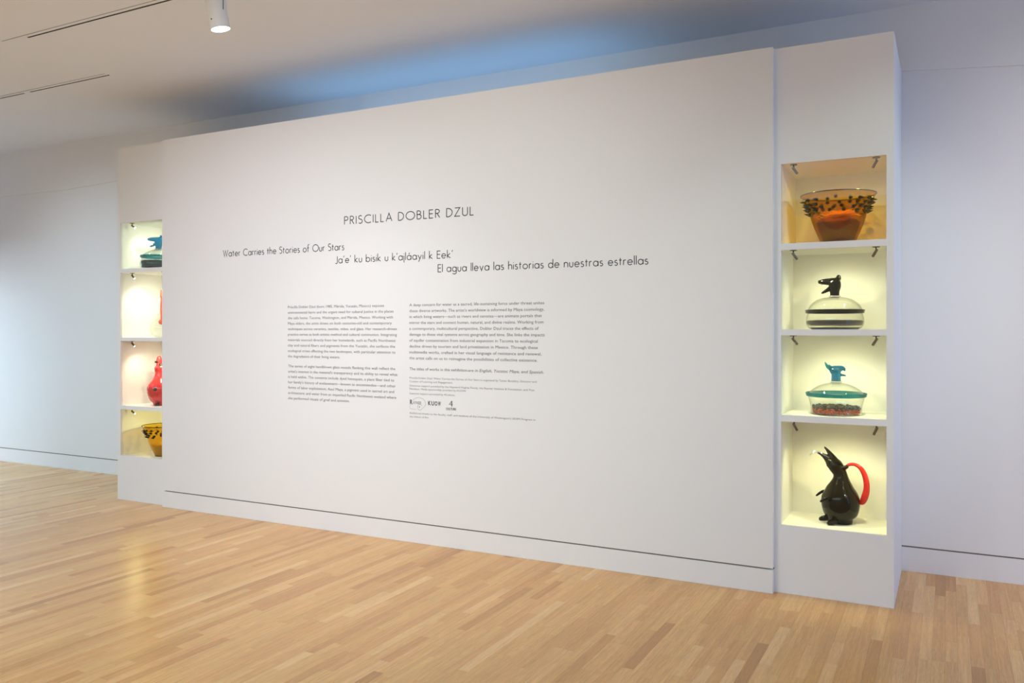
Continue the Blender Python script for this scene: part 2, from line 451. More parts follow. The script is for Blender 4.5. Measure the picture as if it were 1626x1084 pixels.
NICHE = {0: (1.0, .72, .10), 1: (1.0, .95, .50), 2: (1.0, .97, .52), 3: (1.0, .92, .42)}
NAMES = ['first', 'second', 'third', 'fourth']
for k, (f, c) in enumerate(LR):
    for sgn, x in ((-1, -.860), (1, -.388)):
        y = 5.41 if k == 0 else (5.40 if k < 3 else 5.43)
        aim = (-.62, 5.60, f + .10)
        p = mini_spot(x, y, c, aim, 'small steel spotlight at the front %s of the %s niche from the top, right cabinet' % ('left' if sgn < 0 else 'right', NAMES[k]))
        spot('niche_light', p, aim, (7.5, 7.4, 7.4, 8.2)[k], NICHE[k], 120, 1.0, .012)
NL = [(.93, 1.0, .76), (1.0, .97, .74), (1.0, .91, .66), (1.0, .94, .40)]
for k, (f, c) in enumerate(LL):
    for sgn, x in ((-1, -6.985), (1, -6.545)):
        aim = (-6.42, 5.45, f + .12) if sgn < 0 else (-6.98, 5.64, f + .22)
        if sgn < 0 or k in (1, 2):
            p = mini_spot(x, 5.425, c, aim, 'small steel spotlight at the front %s of the %s niche from the top, left cabinet' % ('left' if sgn < 0 else 'right', NAMES[k]))
        else: p = Vector((x, 5.44, c - .06))
        spot('niche_light', p, aim if (k == 3 and sgn < 0) else (-6.90, 5.66, f + .14), (9, 10, 8, 7.5)[k] * (.45 if (k == 3 and sgn < 0) else 1), NL[k], 120, 1.0, .012)


# ------------------------------------------------------------------ vessels
def vessel_wall(prof, th):
    """closed glass wall: outer profile and an inner one th thinner"""
    inner = [(max(r - th, .0005), z + (th if i == 0 else 0)) for i, (r, z) in enumerate(prof)]
    return [(0, prof[0][1])] + prof + list(reversed(inner)) + [(0, prof[0][1] + th)]


def smooth_prof(pr, sub=5):
    return [(p[0], p[1]) for p in smooth_path([(r, z, 0, 0) for r, z in pr], sub)]


def spiked_bowl(loc, s, name, label, group, mglass, mrim, mspike, seed):
    t = empty('spiked_bowl', loc); tag(t, label, 'bowl')
    pr = [(.094, 0), (.104, .02), (.122, .06), (.143, .11), (.160, .16), (.172, .205), (.181, .24), (.196, .275), (.214, .298), (.2235, .312)]
    sp = [(r * s, z * s) for r, z in smooth_prof(pr, 4)]
    link('body', lathe(bmesh.new(), vessel_wall(sp, .0035), n=72), mglass, t, smooth=True)
    r0, z0 = sp[-1]
    rim = bmesh.new(); lathe(rim, [(r0 + .0035 * math.cos(a), z0 + .0035 * math.sin(a)) for a in [2 * PI * k / 10 for k in range(10)]], n=72, close=True)
    link('rim', rim, mrim, t, smooth=True)
    link('foot', lathe(bmesh.new(), [(0, .0), (.098 * s, .0), (.098 * s, .006), (.088 * s, .008), (0, .008)], n=48), mrim, t, smooth=True)
    # spikes
    cone = lathe(bmesh.new(), [(0, -.004), (.0115, -.004), (.0105, .004), (.0065, .016), (.0025, .030), (0, .036)], n=12)
    cme = bpy.data.meshes.new('spike'); cone.to_mesh(cme); cone.free(); cme.materials.append(mspike)
    for p in cme.polygons: p.use_smooth = True
    rr = random.Random(seed)
    rows = [(.272, 17), (.248, 19), (.222, 19), (.198, 12)]
    def rad(z):
        for (ra, za), (rb, zb) in zip(sp, sp[1:]):
            if za <= z <= zb: return ra + (rb - ra) * (z - za) / (zb - za), (rb - ra) / (zb - za)
        return sp[-1][0], 0
    for zi, (zz, n) in enumerate(rows):
        for k in range(n):
            a = 2 * PI * (k + .5 * (zi % 2)) / n + rr.uniform(-.09, .09); z = (zz + rr.uniform(-.006, .006)) * s
            r, sl = rad(z); nrm = Vector((math.cos(a), math.sin(a), -sl * .8 + rr.uniform(.15, .45))).normalized()
            o = bpy.data.objects.new('spike', cme); COL.objects.link(o); o.parent = t
            o.location = (r * math.cos(a), r * math.sin(a), z); o.rotation_mode = 'QUATERNION'
            o.rotation_quaternion = nrm.to_track_quat('Z', 'Y'); o.scale = (s,) * 3
    return t


def heap(prof_r, h, seed, amp, n=48, m=14, freq=14, dome=0.0):
    """solid granular heap: flat bottom, outer radius follows prof_r(z), rough top at height h"""
    bm = bmesh.new(); rings = []
    for z in (0.0, h * .5, h * .92):
        rings.append([bm.verts.new((prof_r(z) * math.cos(2 * PI * k / n), prof_r(z) * math.sin(2 * PI * k / n), z)) for k in range(n)])
    for j in range(m - 1, 0, -1):
        r = prof_r(h) * j / m * .985
        rings.append([bm.verts.new((r * math.cos(2 * PI * k / n), r * math.sin(2 * PI * k / n),
                                    h + dome * (1 - (j / m) ** 2) + amp * noise.noise(Vector((r * math.cos(2 * PI * k / n) * freq * 6, r * math.sin(2 * PI * k / n) * freq * 6, seed))))) for k in range(n)])
    top = bm.verts.new((0, 0, h + dome)); bot = bm.verts.new((0, 0, 0))
    for a, b in zip(rings, rings[1:]):
        for k in range(n): bm.faces.new((a[k], a[(k + 1) % n], b[(k + 1) % n], b[k]))
    for k in range(n):
        bm.faces.new((rings[-1][k], rings[-1][(k + 1) % n], top)); bm.faces.new((rings[0][(k + 1) % n], rings[0][k], bot))
    return bm


def grain_mat(name, c1, c2, scale=260, rough=.7):
    m = mat(name, c1, rough); nt = m.node_tree; b = nt.nodes['Principled BSDF']
    tc = nt.nodes.new('ShaderNodeNewGeometry'); v = nt.nodes.new('ShaderNodeTexVoronoi'); v.inputs['Scale'].default_value = scale
    nt.links.new(tc.outputs['Position'], v.inputs['Vector'])
    mx = nt.nodes.new('ShaderNodeMixRGB'); mx.inputs['Color1'].default_value = (*c1, 1); mx.inputs['Color2'].default_value = (*c2, 1)
    sp = nt.nodes.new('ShaderNodeSeparateColor'); nt.links.new(v.outputs['Color'], sp.inputs[0]); nt.links.new(sp.outputs[0], mx.inputs['Fac'])
    nt.links.new(mx.outputs['Color'], b.inputs['Base Color'])
    bp = nt.nodes.new('ShaderNodeBump'); bp.inputs['Distance'].default_value = .002; bp.inputs['Strength'].default_value = .7
    nt.links.new(v.outputs['Distance'], bp.inputs['Height']); nt.links.new(bp.outputs['Normal'], b.inputs['Normal'])
    return m


# --- right cabinet, top niche: amber bowl
BX, BY, BZ = -.622, 5.60, 2.165
spiked_bowl((BX, BY, BZ), 1.0, 'bowl', 'large amber glass bowl with black spikes, full of red and orange fibre', None, M_amber, M_olive, M_olive, 3)
M_redfill = grain_mat('dyed_red_fiber', (.09, .004, .002), (.20, .010, .004), 120, .6)
M_orfib = mat('dyed_orange_fiber', (1.0, .48, .10), .5)
bm = heap(lambda z: min(.086 + z * .36, .150), .135, 4.0, .022, dome=.028, freq=5)
o = link('dyed_fiber', bm, M_redfill, smooth=True); o.location = (BX, BY, BZ + .010)
tag(o, 'dark red packed plant fibre filling the lower half of the amber spiked bowl', 'fiber', kind='stuff')
bm = bmesh.new(); rr = random.Random(5)
for k in range(260):
    a = rr.uniform(0, 2 * PI); r = abs(rr.gauss(0, .065)); x, y = .018 + r * math.cos(a), r * math.sin(a) * .9; z = .174 + .022 * (1 - (r / .12) ** 2)
    d = rr.uniform(0, 2 * PI); pts = []; q = Vector((x, y, z))
    for j in range(4):
        pts.append((q.x, q.y, q.z, .0014)); d += rr.uniform(-.7, .7)
        q = q + Vector((math.cos(d) * .020, math.sin(d) * .020, rr.uniform(-.008, .010)))
        if Vector((q.x, q.y)).length > .145: break
    if len(pts) > 2: tube(bm, pts, n=4, sub=2)
o = link('dyed_fiber', bm, M_orfib, smooth=True); o.location = (BX, BY, BZ)
tag(o, 'loose orange curls of dyed fibre on top of the red filling in the amber bowl', 'fiber', kind='stuff')


# --- lidded jars
def head_mesh(kind):
    """animal heads facing -X; origin at the bottom centre of the neck"""
    bm = bmesh.new()
    if kind == 'wolf':
        tube(bm, [(0, 0, .004, .0250), (0, 0, .032, .027), (.004, 0, .055, .030), (.002, 0, .075, .031)], n=20)
        ball(bm, (-.004, 0, .074), (.034, .028, .027))
        tube(bm, [(-.010, 0, .080, .025), (-.040, 0, .083, .0195), (-.066, 0, .083, .0155), (-.081, 0, .081, .0105)], n=16)   # upper jaw
        ball(bm, (-.084, 0, .087), .0070)
        tube(bm, [(-.012, 0, .050, .020), (-.036, 0, .036, .0125), (-.056, 0, .024, .0085), (-.068, 0, .018, .0055)], n=14)   # lower jaw
        for s in (-1, 1):
            tube(bm, [(-.070, s * .007, .074, .003), (-.070, s * .007, .064, .0014)], n=8, sub=3)
            tube(bm, [(.016, s * .016, .088, .012), (.020, s * .022, .104, .0125), (.022, s * .024, .113, .008)], n=12, sub=4)
            ball(bm, (-.022, s * .014, .094), .0065)
        ball(bm, (-.014, 0, .097), (.012, .014, .008))
    else:   # dog-like head with a rounder skull
        tube(bm, [(0, 0, .004, .0265), (0, 0, .022, .025), (.001, 0, .042, .024)], n=20)
        ball(bm, (.004, 0, .062), (.032, .028, .028))
        tube(bm, [(-.012, 0, .068, .021), (-.028, 0, .074, .016), (-.042, 0, .070, .010), (-.046, 0, .062, .005)], n=16)
        tube(bm, [(-.008, 0, .044, .014), (-.028, 0, .036, .008), (-.046, 0, .034, .005), (-.051, 0, .030, .003)], n=14)
        for s in (-1, 1):
            ball(bm, (-.014, s * .014, .083), .0075)
            ball(bm, (-.037, s * .006, .082), .005)
    me = fuse(bm, .0022, 3)
    for v in me.vertices: v.co.z = max(v.co.z, .0005)
    return me


def lidded_jar(loc, kind, label, mrim, mhead, head_kind, flip, body, lid, rim_r, rim_z, neck_z, n=72):
    t = empty('lidded_jar', loc); tag(t, label, 'jar')
    bp = smooth_prof(body, 4)
    link('body', lathe(bmesh.new(), vessel_wall(bp, .0035), n=n), M_clear, t, smooth=True)
    r0 = rim_r
    def torus(z, rr, h):
        return lathe(bmesh.new(), [(rr + .006 * math.cos(a), z + h * math.sin(a)) for a in [2 * PI * k / 12 for k in range(12)]], n=n, close=True)
    link('rim', torus(rim_z - .006, r0 - .003, .0055), mrim, t, smooth=True)
    lp = smooth_prof(lid, 5)
    L = link('lid', lathe(bmesh.new(), lp + [(r - .003 if r > .004 else r, z - .003) for r, z in reversed(lp)], n=n, close=False), M_clear, t, smooth=True)
    link('lid_rim', torus(rim_z + .006, r0, .0065), mrim, L, smooth=True)
    link('collar', lathe(bmesh.new(), [(0, neck_z - .012), (.020, neck_z - .012), (.034, neck_z - .008), (.037, neck_z - .003), (.034, neck_z), (0, neck_z)], n=40), M_tip, L, smooth=True)
    me = head_mesh(head_kind)
    h = link('animal_head_finial', me, mhead, L, smooth=True); h.location = (0, 0, neck_z - .001); h.scale = (1.1, 1.1, 1.08)
    if flip: h.rotation_euler = (0, 0, flip)
    return t, L


# second niche: black wolf head jar
JX, JY, JZ = -.640, 5.585, 1.633
jar2_body = [(.135, 0), (.158, .012), (.170, .032), (.172, .058), (.167, .085), (.163, .104)]
jar2_lid = [(.163, .116), (.158, .132), (.142, .158), (.110, .184), (.070, .199), (.028, .205)]
t, _ = lidded_jar((JX, JY, JZ), '', 'clear glass jar with black rims and a black open-jawed animal head on its lid', M_black, M_black, 'wolf', 0, jar2_body, jar2_lid, .172, .112, .212)
link('base_ring', lathe(bmesh.new(), [(0, .0005), (.134, .0005), (.146, .010), (.140, .013), (0, .009)], n=64), M_olive, t, smooth=True)
o = link('dark_granules', heap(lambda z: .158 + min(z, .02) * .4, .032, 9.0, .006, n=90, m=20, freq=16), grain_mat('dark_purple_granules', (.008, .004, .005), (.030, .012, .014)))
o.location = (JX, JY, JZ + .024); tag(o, 'layer of dark purple granules in the jar with the black head', 'granules', kind='stuff')

# third niche: teal head jar with pebbles
KX, KY, KZ = -.630, 5.565, 1.102
jar3_body = [(.146, 0), (.151, .006), (.151, .030), (.154, .060), (.162, .090), (.168, .112)]
jar3_lid = [(.162, .128), (.154, .142), (.136, .158), (.104, .178), (.066, .192), (.030, .199)]
t, L3 = lidded_jar((KX, KY, KZ), '', 'clear glass jar with teal rims, teal dog head with pointed ear on lid', M_teal, M_tealdeep, 'dog', PI, jar3_body, jar3_lid, .175, .124, .209)
bm = bmesh.new(); tube(bm, [(-.026, -.010, .070, .011), (-.040, -.014, .082, .0125), (-.054, -.016, .098, .008), (-.063, -.017, .116, .0025)], n=14, flat=.5)
link('ear', bm, M_teal, L3, smooth=True).location = (0, 0, .209)
bm = bmesh.new(); tube(bm, [(-.020, .014, .072, .010), (-.034, .020, .084, .010), (-.044, .026, .098, .003)], n=14, flat=.6)
link('ear', bm, M_teal, L3, smooth=True).location = (0, 0, .209)
rr = random.Random(11); A1 = []; A2 = []
for k in range(420):
    r = .138 * math.sqrt(rr.random()); a = rr.uniform(0, 2 * PI); rad = rr.uniform(.006, .011)
    q = Matrix.Rotation(rr.uniform(0, PI), 3, 'Z') @ Matrix.Rotation(rr.uniform(-.6, .6), 3, 'X')
    A1.append(((r * math.cos(a), r * math.sin(a), rr.uniform(.034, .052)), (rad * rr.uniform(.9, 1.3), rad, rad * rr.uniform(.6, .9)), q))
for k in range(1100):
    r = .141 * (1 - min(abs(rr.gauss(0, .12)), .9)) if k % 3 else .14 * math.sqrt(rr.random()); a = rr.uniform(0, 2 * PI); rad = rr.uniform(.003, .0045)
    A2.append(((r * math.cos(a), r * math.sin(a), rr.uniform(.010, .040)), (rad,) * 3, None))
o = link('black_pebbles', balls_mesh(A1, 8, 6), grain_mat('black_pebble', (.012, .014, .010), (.05, .05, .035), 90, .3), smooth=True); o.location = (KX, KY, KZ)
tag(o, 'black pebbles heaped on orange beads in the jar with the teal dog head', 'pebbles', kind='stuff')
o = link('orange_beads', balls_mesh(A2, 6, 4), grain_mat('orange_bead', (.75, .08, .02), (.45, .12, .03), 150, .4), smooth=True); o.location = (KX, KY, KZ)
tag(o, 'small orange-red beads at the bottom of the jar with the teal dog head', 'beads', kind='stuff')


# --- jugs
def jug(loc, label, spine, beaks, extra, voxel, m, k, cx0, cy0, rz=0.0):
    """points are (x, z, radius) in drawing units, k metres each, drawing origin (cx0, cy0)"""
    t = empty('animal_jug', loc); t.rotation_euler = (0, 0, rz); tag(t, label, 'jug')
    def P(q, y=0.0): return ((q[0] - cx0) * k, y if len(q) < 4 else q[3] * k, (cy0 - q[1]) * k, q[2] * k)
    bm = bmesh.new(); tube(bm, [P(q) for q in spine], n=40, sub=5)
    for b in beaks: tube(bm, [P(q) for q in b], n=20, sub=5)
    me = fuse(bm, voxel, 6)
    # flatten the underside on the shelf
    for v in me.vertices:
        if v.co.z < .003: v.co.z = .0005
    link('body', me, m, t, smooth=True)
    for name, mm, pts, flat in extra:
        bm = bmesh.new(); tube(bm, [P(q) for q in pts], n=18, sub=5, flat=flat); link(name, bm, mm, t, smooth=True)
    return t


K4 = .00075
spine4 = [(595, 866, 92), (592, 838, 120), (590, 785, 143), (588, 710, 153), (588, 660, 144), (588, 605, 116), (590, 560, 87), (590, 515, 63), (584, 478, 55), (568, 445, 58), (545, 412, 60), (528, 390, 52)]
beaks4 = [[(545, 400, 48), (528, 360, 34), (505, 318, 20), (482, 287, 12), (464, 268, 8)],
          [(520, 398, 50), (492, 366, 34), (462, 342, 22), (434, 326, 13), (412, 318, 9)]]
ex4 = [('spout_tip', M_tip, [(500, 352, 7, -22), (465, 330, 9, -14), (430, 317, 10, 0), (400, 310, 10, 0), (372, 316, 9, 0), (352, 330, 6, 0), (341, 344, 3, 0)], .8),
       ('handle', M_redg, [(618, 452, 10, 0), (640, 412, 12, 0), (668, 396, 13, 0), (705, 397, 14, 0), (742, 420, 18, 0), (770, 465, 21, 0), (787, 525, 23, 0), (790, 590, 25, 0), (778, 650, 28, 0), (758, 700, 24, 0), (735, 705, 14, 0)], 1.0),
       ('eye', M_black, [(592, 388, 11, -42), (586, 374, 13, -50)], 1.0),
       ('ear', M_black, [(606, 425, 15, -30), (640, 414, 16, -40)], 1.0),
       ('wing', M_black, [(450, 640, 10, 30), (422, 660, 11, 20), (398, 680, 8, 10)], 1.0),
       ('wing', M_black, [(520, 660, 12, -140), (485, 675, 13, -152), (455, 694, 10, -158)], 1.0),
       ('foot', M_black, [(505, 850, 24, -30), (465, 856, 24, -40), (440, 862, 18, -50)], 1.0),
       ('foot', M_black, [(560, 856, 24, -110), (530, 866, 24, -130), (515, 872, 18, -140)], 1.0)]
jug((-.605, 5.585, .422), 'tall black glass bird jug with gaping beak and red looped handle', spine4, beaks4, ex4, .003, M_black, K4, 590, 890)

# ---- left cabinet
K3 = .00073
spine3 = [(722, 912, 98), (722, 878, 130), (722, 810, 160), (722, 745, 172), (722, 695, 166), (722, 645, 138), (722, 600, 104), (722, 560, 82), (720, 505, 70), (718, 455, 76), (715, 425, 66), (708, 395, 44), (704, 355, 38), (703, 322, 30)]
ex3 = [('eye', M_olive, [(690, 380, 12, -20), (660, 370, 15, -40)], 1.0),
       ('eye', M_olive, [(715, 405, 18, -40), (722, 412, 20, -50)], 1.0),
       ('spot', M_olive, [(660, 718, 30, -132), (657, 722, 30, -142)], .6),
       ('foot', M_olive, [(690, 915, 18, -110), (665, 925, 18, -135)], 1.0),
       ('handle', M_coral, [(770, 470, 12, 0), (830, 450, 14, 0), (885, 490, 18, 0), (920, 570, 22, 0), (915, 650, 24, 0), (875, 710, 22, 0)], 1.0)]
jug((-6.745, 5.555, .903), 'coral red glass jug with dark green knobs and a narrow neck', spine3, [], ex3, .003, M_coral, K3, 722, 945, .90)

t, _ = lidded_jar((-6.775, 5.555, 2.215), '', 'clear glass jar with teal rims and a teal open-jawed head, filled dark blue', M_teal, M_tealdeep, 'wolf', 0,
                  [(.125, 0), (.150, .012), (.168, .036), (.165, .070), (.158, .095), (.152, .112)],
                  [(.150, .124), (.140, .140), (.112, .160), (.070, .182), (.026, .194)], .162, .120, .200)
t.rotation_euler = (0, 0, .75)
o = link('dark_granules', heap(lambda z: .150 + min(z, .02) * .3, .062, 2.0, .006, n=90, m=16, freq=16), grain_mat('blue_black_granules', (.010, .030, .040), (.03, .07, .085)))
o.location = (-6.775, 5.555, 2.215 + .020); tag(o, 'deep layer of blue-black granules in the jar on the top left niche', 'granules', kind='stuff')

# second niche left: clear jug with an orange-red stem and ball
t = empty('clear_jug', (-6.725, 5.56, 1.558)); tag(t, 'clear glass jug with an orange red neck and ball, half hidden by the text wall', 'jug')
pr = smooth_prof([(.060, 0), (.090, .020), (.112, .070), (.110, .110), (.088, .160), (.055, .205), (.030, .245), (.020, .30), (.024, .37), (.020, .42), (.010, .455)], 4)
link('body', lathe(bmesh.new(), vessel_wall(pr, .003), n=56), M_clear, t, smooth=True)
link('neck_tube', tube(bmesh.new(), [(-.004, -.01, .17, .009), (-.006, -.012, .25, .009), (-.004, -.012, .33, .010), (-.002, -.01, .37, .007), (-.002, -.01, .40, .015), (-.002, -.008, .45, .012)], n=14), M_orange, t, smooth=True)
link('knob', ball(bmesh.new(), (.018, -.03, .148), .026), M_orange, t, smooth=True)

spiked_bowl((-6.685, 5.555, .424), .93, 'bowl', 'yellow glass bowl with black spikes in the bottom niche of the left cabinet', None, M_yellow, M_black, M_black, 8)
o = link('dyed_fiber', heap(lambda z: min(.082 + z * .36, .135), .105, 6.0, .016, freq=5), grain_mat('ochre_fiber', (.22, .10, .02), (.38, .19, .04), 120)); o.location = (-6.685, 5.555, .424 + .010)
tag(o, 'brown plant fibre filling the lower half of the yellow spiked bowl', 'fiber', kind='stuff')


# ------------------------------------------------------------------ ceiling tracks and the track spotlight
def track(name, x0, x1, y, gaps, label, x_end_cap=True):
    t = empty(name, ((x0 + x1) / 2, y, ZC)); tag(t, label, 'lighting track')
    L = (x1 - x0) / 2
    link('housing', boxes((-L, L, -.028, .0, -.0035, 0), (-L, L, .019, .023, -.0020, 0)), M_metal_w, t)
    sl = []; a = -L
    for g0, g1 in gaps: sl.append((a, g0 - (x0 + x1) / 2)); a = g1 - (x0 + x1) / 2
    sl.append((a, L))
    link('slot', boxes(*[(p, q, .0, .019, -.0015, 0) for p, q in sl if q - p > .001]), M_dark, t)
    link('joint_plate', boxes(*[(g0 - (x0 + x1) / 2, g1 - (x0 + x1) / 2, .0, .019, -.003, 0) for g0, g1 in gaps]), M_metal_w, t)
    link('edge_line', boxes((-L, L, -.0305, -.028, -.0012, 0)), M_edge, t)
    return t


t1 = track('lighting_track', -6.36, 4.6, 3.832, [(-6.36, -6.11)], 'long recessed lighting track with a corner joint, upper left of the ceiling')
link('corner_arm', boxes((-5.522, -5.48, -4.5, .020, -.0045, 0)), M_metal_w, t1)
track('lighting_track', -12.3, -6.39, 4.722, [(-7.57, -7.49)], 'shorter recessed lighting track nearer the back wall, ending mid ceiling')

t = empty('track_spotlight', (-4.115, 3.815, ZC)); tag(t, 'white cylindrical track spotlight hanging from the ceiling, lit', 'spotlight')
link('adapter', bevelled(boxes((-.05, .05, -.016, .016, -.030, -.0046)), .003, 2), M_metal_w, t)
link('driver_housing', lathe(bmesh.new(), [(0, -.030), (.057, -.030), (.0605, -.034), (.0605, -.160), (.056, -.166), (0, -.166)], n=48), M_metal_w, t, smooth=False)
d = Vector((.11, .154, -.98)).normalized(); q = d.to_track_quat('-Z', 'Y'); HP = Vector((0, 0, -.165))
h = link('lamp_head', lathe(bmesh.new(), [(0, .10), (.058, .10), (.0605, .096), (.0605, -.038), (.0597, -.0395), (.0605, -.041), (.0605, -.116), (.0575, -.116), (.0575, -.108), (0, -.108)], n=64), M_metal_w, t)
h.location = HP; h.rotation_mode = 'QUATERNION'; h.rotation_quaternion = q
link('lens', lathe(bmesh.new(), [(0, -.1145), (.057, -.1145), (.057, -.1085), (0, -.1085)], n=48), M_lens, h)
sl = link('hinge_slot', boxes((.0585, .0616, -.0022, .0022, -.170, -.031)), M_dark, t); sl.rotation_euler = (0, 0, math.radians(-6))
rd = Vector((-.033, -.999, 0)); rd = (rd - d * rd.dot(d)).normalized()
scw = link('screw', lathe(bmesh.new(), [(0, .0018), (.0042, .0018), (.0042, -.004), (0, -.004)], n=16), M_dark, h)
scw.location = q.inverted() @ (d * .061 + rd * .0605); scw.rotation_mode = 'QUATERNION'; scw.rotation_quaternion = (q.inverted() @ rd).to_track_quat('Z', 'Y')


# ------------------------------------------------------------------ lettering on the wall
TY = WY - .0006
# single-line geometric capitals and lower case (cap height 1), drawn as strokes of even weight
def arc(cx, cy, rx, ry, a0, a1, n=18):
    return [(cx + rx * math.cos(math.radians(a0 + (a1 - a0) * i / n)), cy + ry * math.sin(math.radians(a0 + (a1 - a0) * i / n))) for i in range(n + 1)]


X = .60; A = 1.08; D = -.34; R = .255


def lc_a(): return [arc(R, .30, R, .30, 0, 360, 28), [(2 * R, 0), (2 * R, X)]], 2 * R
G = {
    'P': ([[(0, 0), (0, 1)], [(0, 1), (.20, 1)] + arc(.20, .76, .22, .24, 90, -90) + [(0, .52)]], .42),
    'R': ([[(0, 0), (0, 1)], [(0, 1), (.18, 1)] + arc(.18, .76, .22, .24, 90, -90) + [(0, .52)], [(.16, .52), (.44, 0)]], .44),
    'I': ([[(0, 0), (0, 1)]], 0), 'L': ([[(0, 1), (0, 0), (.34, 0)]], .34),
    'S': ([arc(.23, .755, .20, .245, 35, 215, 14) + arc(.22, .265, .23, .265, 62, -140, 18)], .45),
    'C': ([arc(.46, .5, .46, .5, 52, 308, 30)], .74),
    'A': ([[(0, 0), (.33, 1), (.66, 0)], [(.11, .34), (.55, .34)]], .66),
    'D': ([[(0, 0), (0, 1)], [(0, 1), (.14, 1)] + arc(.14, .5, .44, .5, 90, -90, 24) + [(0, 0)]], .58),
    'O': ([arc(.47, .5, .47, .5, 0, 360, 40)], .94),
    'B': ([[(0, 0), (0, 1)], [(0, 1), (.18, 1)] + arc(.18, .775, .20, .225, 90, -90) + [(0, .55)], [(.18, .55)] + arc(.20, .275, .24, .275, 90, -90) + [(0, 0)]], .44),
    'E': ([[(.40, 1), (0, 1), (0, 0), (.40, 0)], [(0, .53), (.38, .53)]], .40),
    'Z': ([[(.02, 1), (.52, 1), (0, 0), (.54, 0)]], .54),
    'U': ([[(0, 1), (0, .28)] + arc(.25, .28, .25, .28, 180, 360, 18) + [(.50, 1)]], .50),
    'W': ([[(0, 1), (.24, 0), (.44, .92), (.64, 0), (.88, 1)]], .88),
    'J': ([[(.22, 1), (.22, .14)] + arc(.06, .10, .16, .16, 0, -90, 8) + [(-.06, -.02)]], .24),
    'a': lc_a(), 'o': ([arc(.27, .3, .27, .30, 0, 360, 28)], .54),
    'b': ([arc(R, .30, R, .30, 0, 360, 28), [(0, 0), (0, A)]], 2 * R),
    'd': ([arc(R, .30, R, .30, 0, 360, 28), [(2 * R, 0), (2 * R, A)]], 2 * R),
    'g': ([arc(R, .30, R, .30, 0, 360, 28), [(2 * R, X), (2 * R, -.10)] + arc(R, -.10, R, .24, 0, -150, 14)], 2 * R),
    't': ([[(.10, .86), (.10, 0)], [(-.02, X), (.24, X)]], .24),
    'e': ([[(.01, .31), (.49, .31)] + arc(.25, .30, .245, .30, 2, 322, 28)], .49),
    'r': ([[(0, 0), (0, X)], [(0, .36)] + arc(.16, .40, .16, .20, 180, 62, 10)], .24),
    'i': ([[(0, 0), (0, X)], [(0, .80), (0, .875)]], 0),
    'l': ([[(0, 0), (0, A)]], 0), 'h': ([[(0, 0), (0, A)], [(0, .36)] + arc(.20, .38, .20, .22, 180, 0, 14) + [(.40, 0)]], .40),
    'n': ([[(0, 0), (0, X)], [(0, .36)] + arc(.20, .38, .20, .22, 180, 0, 14) + [(.40, 0)]], .40),
    'u': ([[(0, X), (0, .22)] + arc(.19, .22, .19, .22, 180, 360, 14) + [(.38, X)]], .38),
    's': ([arc(.15, .45, .13, .15, 40, 225, 10) + arc(.14, .155, .155, .165, 55, -145, 12)], .29),
    'f': ([[(.08, 0), (.08, .86)] + arc(.24, .88, .16, .20, 180, 75, 8), [(-.04, X), (.22, X)]], .26),
    'k': ([[(0, 0), (0, A)], [(.34, X), (.02, .29), (.38, 0)]], .38),
    'y': ([[(0, X), (.22, .06)], [(.44, X), (.08, D)]], .44),
    'v': ([[(0, X), (.22, 0), (.44, X)]], .44),
    'j': ([[(0, X), (0, D)], [(0, .80), (0, .875)]], 0),
    "'": ([[(.06, 1.04), (0, .78)]], .08),
    '\u00e1': (lc_a()[0] + [[(.22, .76), (.34, .96)]], 2 * R),
}


def ribbon(bm, pts, w, T):
    pts = [Vector((p[0], p[1])) for p in pts]; out = []
    for i, p in enumerate(pts):
        if i and (p - pts[i - 1]).length < 1e-6: continue
        out.append(p)
    closed = (out[0] - out[-1]).length < 1e-4
    n = len(out); L = []; Rr = []
    for i, p in enumerate(out):
        a = out[i - 1] if i else (out[-2] if closed else None); b = out[i + 1] if i < n - 1 else (out[1] if closed else None)
        d1 = (p - a).normalized() if a is not None else (b - p).normalized(); d2 = (b - p).normalized() if b is not None else d1
        n1 = Vector((-d1.y, d1.x)); n2 = Vector((-d2.y, d2.x)); m = (n1 + n2); m = m.normalized() if m.length > 1e-6 else n1
        s = min(1 / max(m.dot(n1), .25), 2.6); L.append(p + m * w * s); Rr.append(p - m * w * s)
    vl = [bm.verts.new(T(q)) for q in L]; vr = [bm.verts.new(T(q)) for q in Rr]
    for i in range(n - 1):
        bm.faces.new((vl[i], vl[i + 1], vr[i + 1], vr[i]))


def stroke_text(name, s, x0, x1, z, cap, label, weight=.088, track_=.17):
    """fit the line between x0 and x1; one part per word"""
    def lay(q, put):
        x = 0; w_ = 0
        for ch in q:
            if ch == ' ': x += .30 + track_ * .6; w_ += 1; continue
            g, adv = G[ch]; put(g, x, w_); x += adv + track_ + (.03 if ch.islower() else 0)
        return x - track_
    W = lay(s, lambda g, x, w_: None)
    sx = (x1 - x0) / W; bms = [bmesh.new() for _ in s.split()]
    t = tag(empty(name, (x0, TY, z)), label, 'wall text')
    def put(g, x, w_):
        for st in g:
            ribbon(bms[w_], [((px + x) * sx, py * cap) for px, py in st], weight * cap / 2, lambda q: (q.x, 0, q.y))
    lay(s, put)
    for bm in bms:
        bmesh.ops.recalc_face_normals(bm, faces=bm.faces); o = link('word', bm, M_vinyl, t); o['kind'] = 'stuff'
    return t


def onw(px, py):
    """hand-measured sheet positions converted once to metres on the wall plane"""
    u = (px - 813) / 1324.5; v = -(py - 523.6) / 1324.5
    dx, dy = cc * u - sc, sc * u + cc; t = WY / dy
    return dx * t, 1.63 + v * t


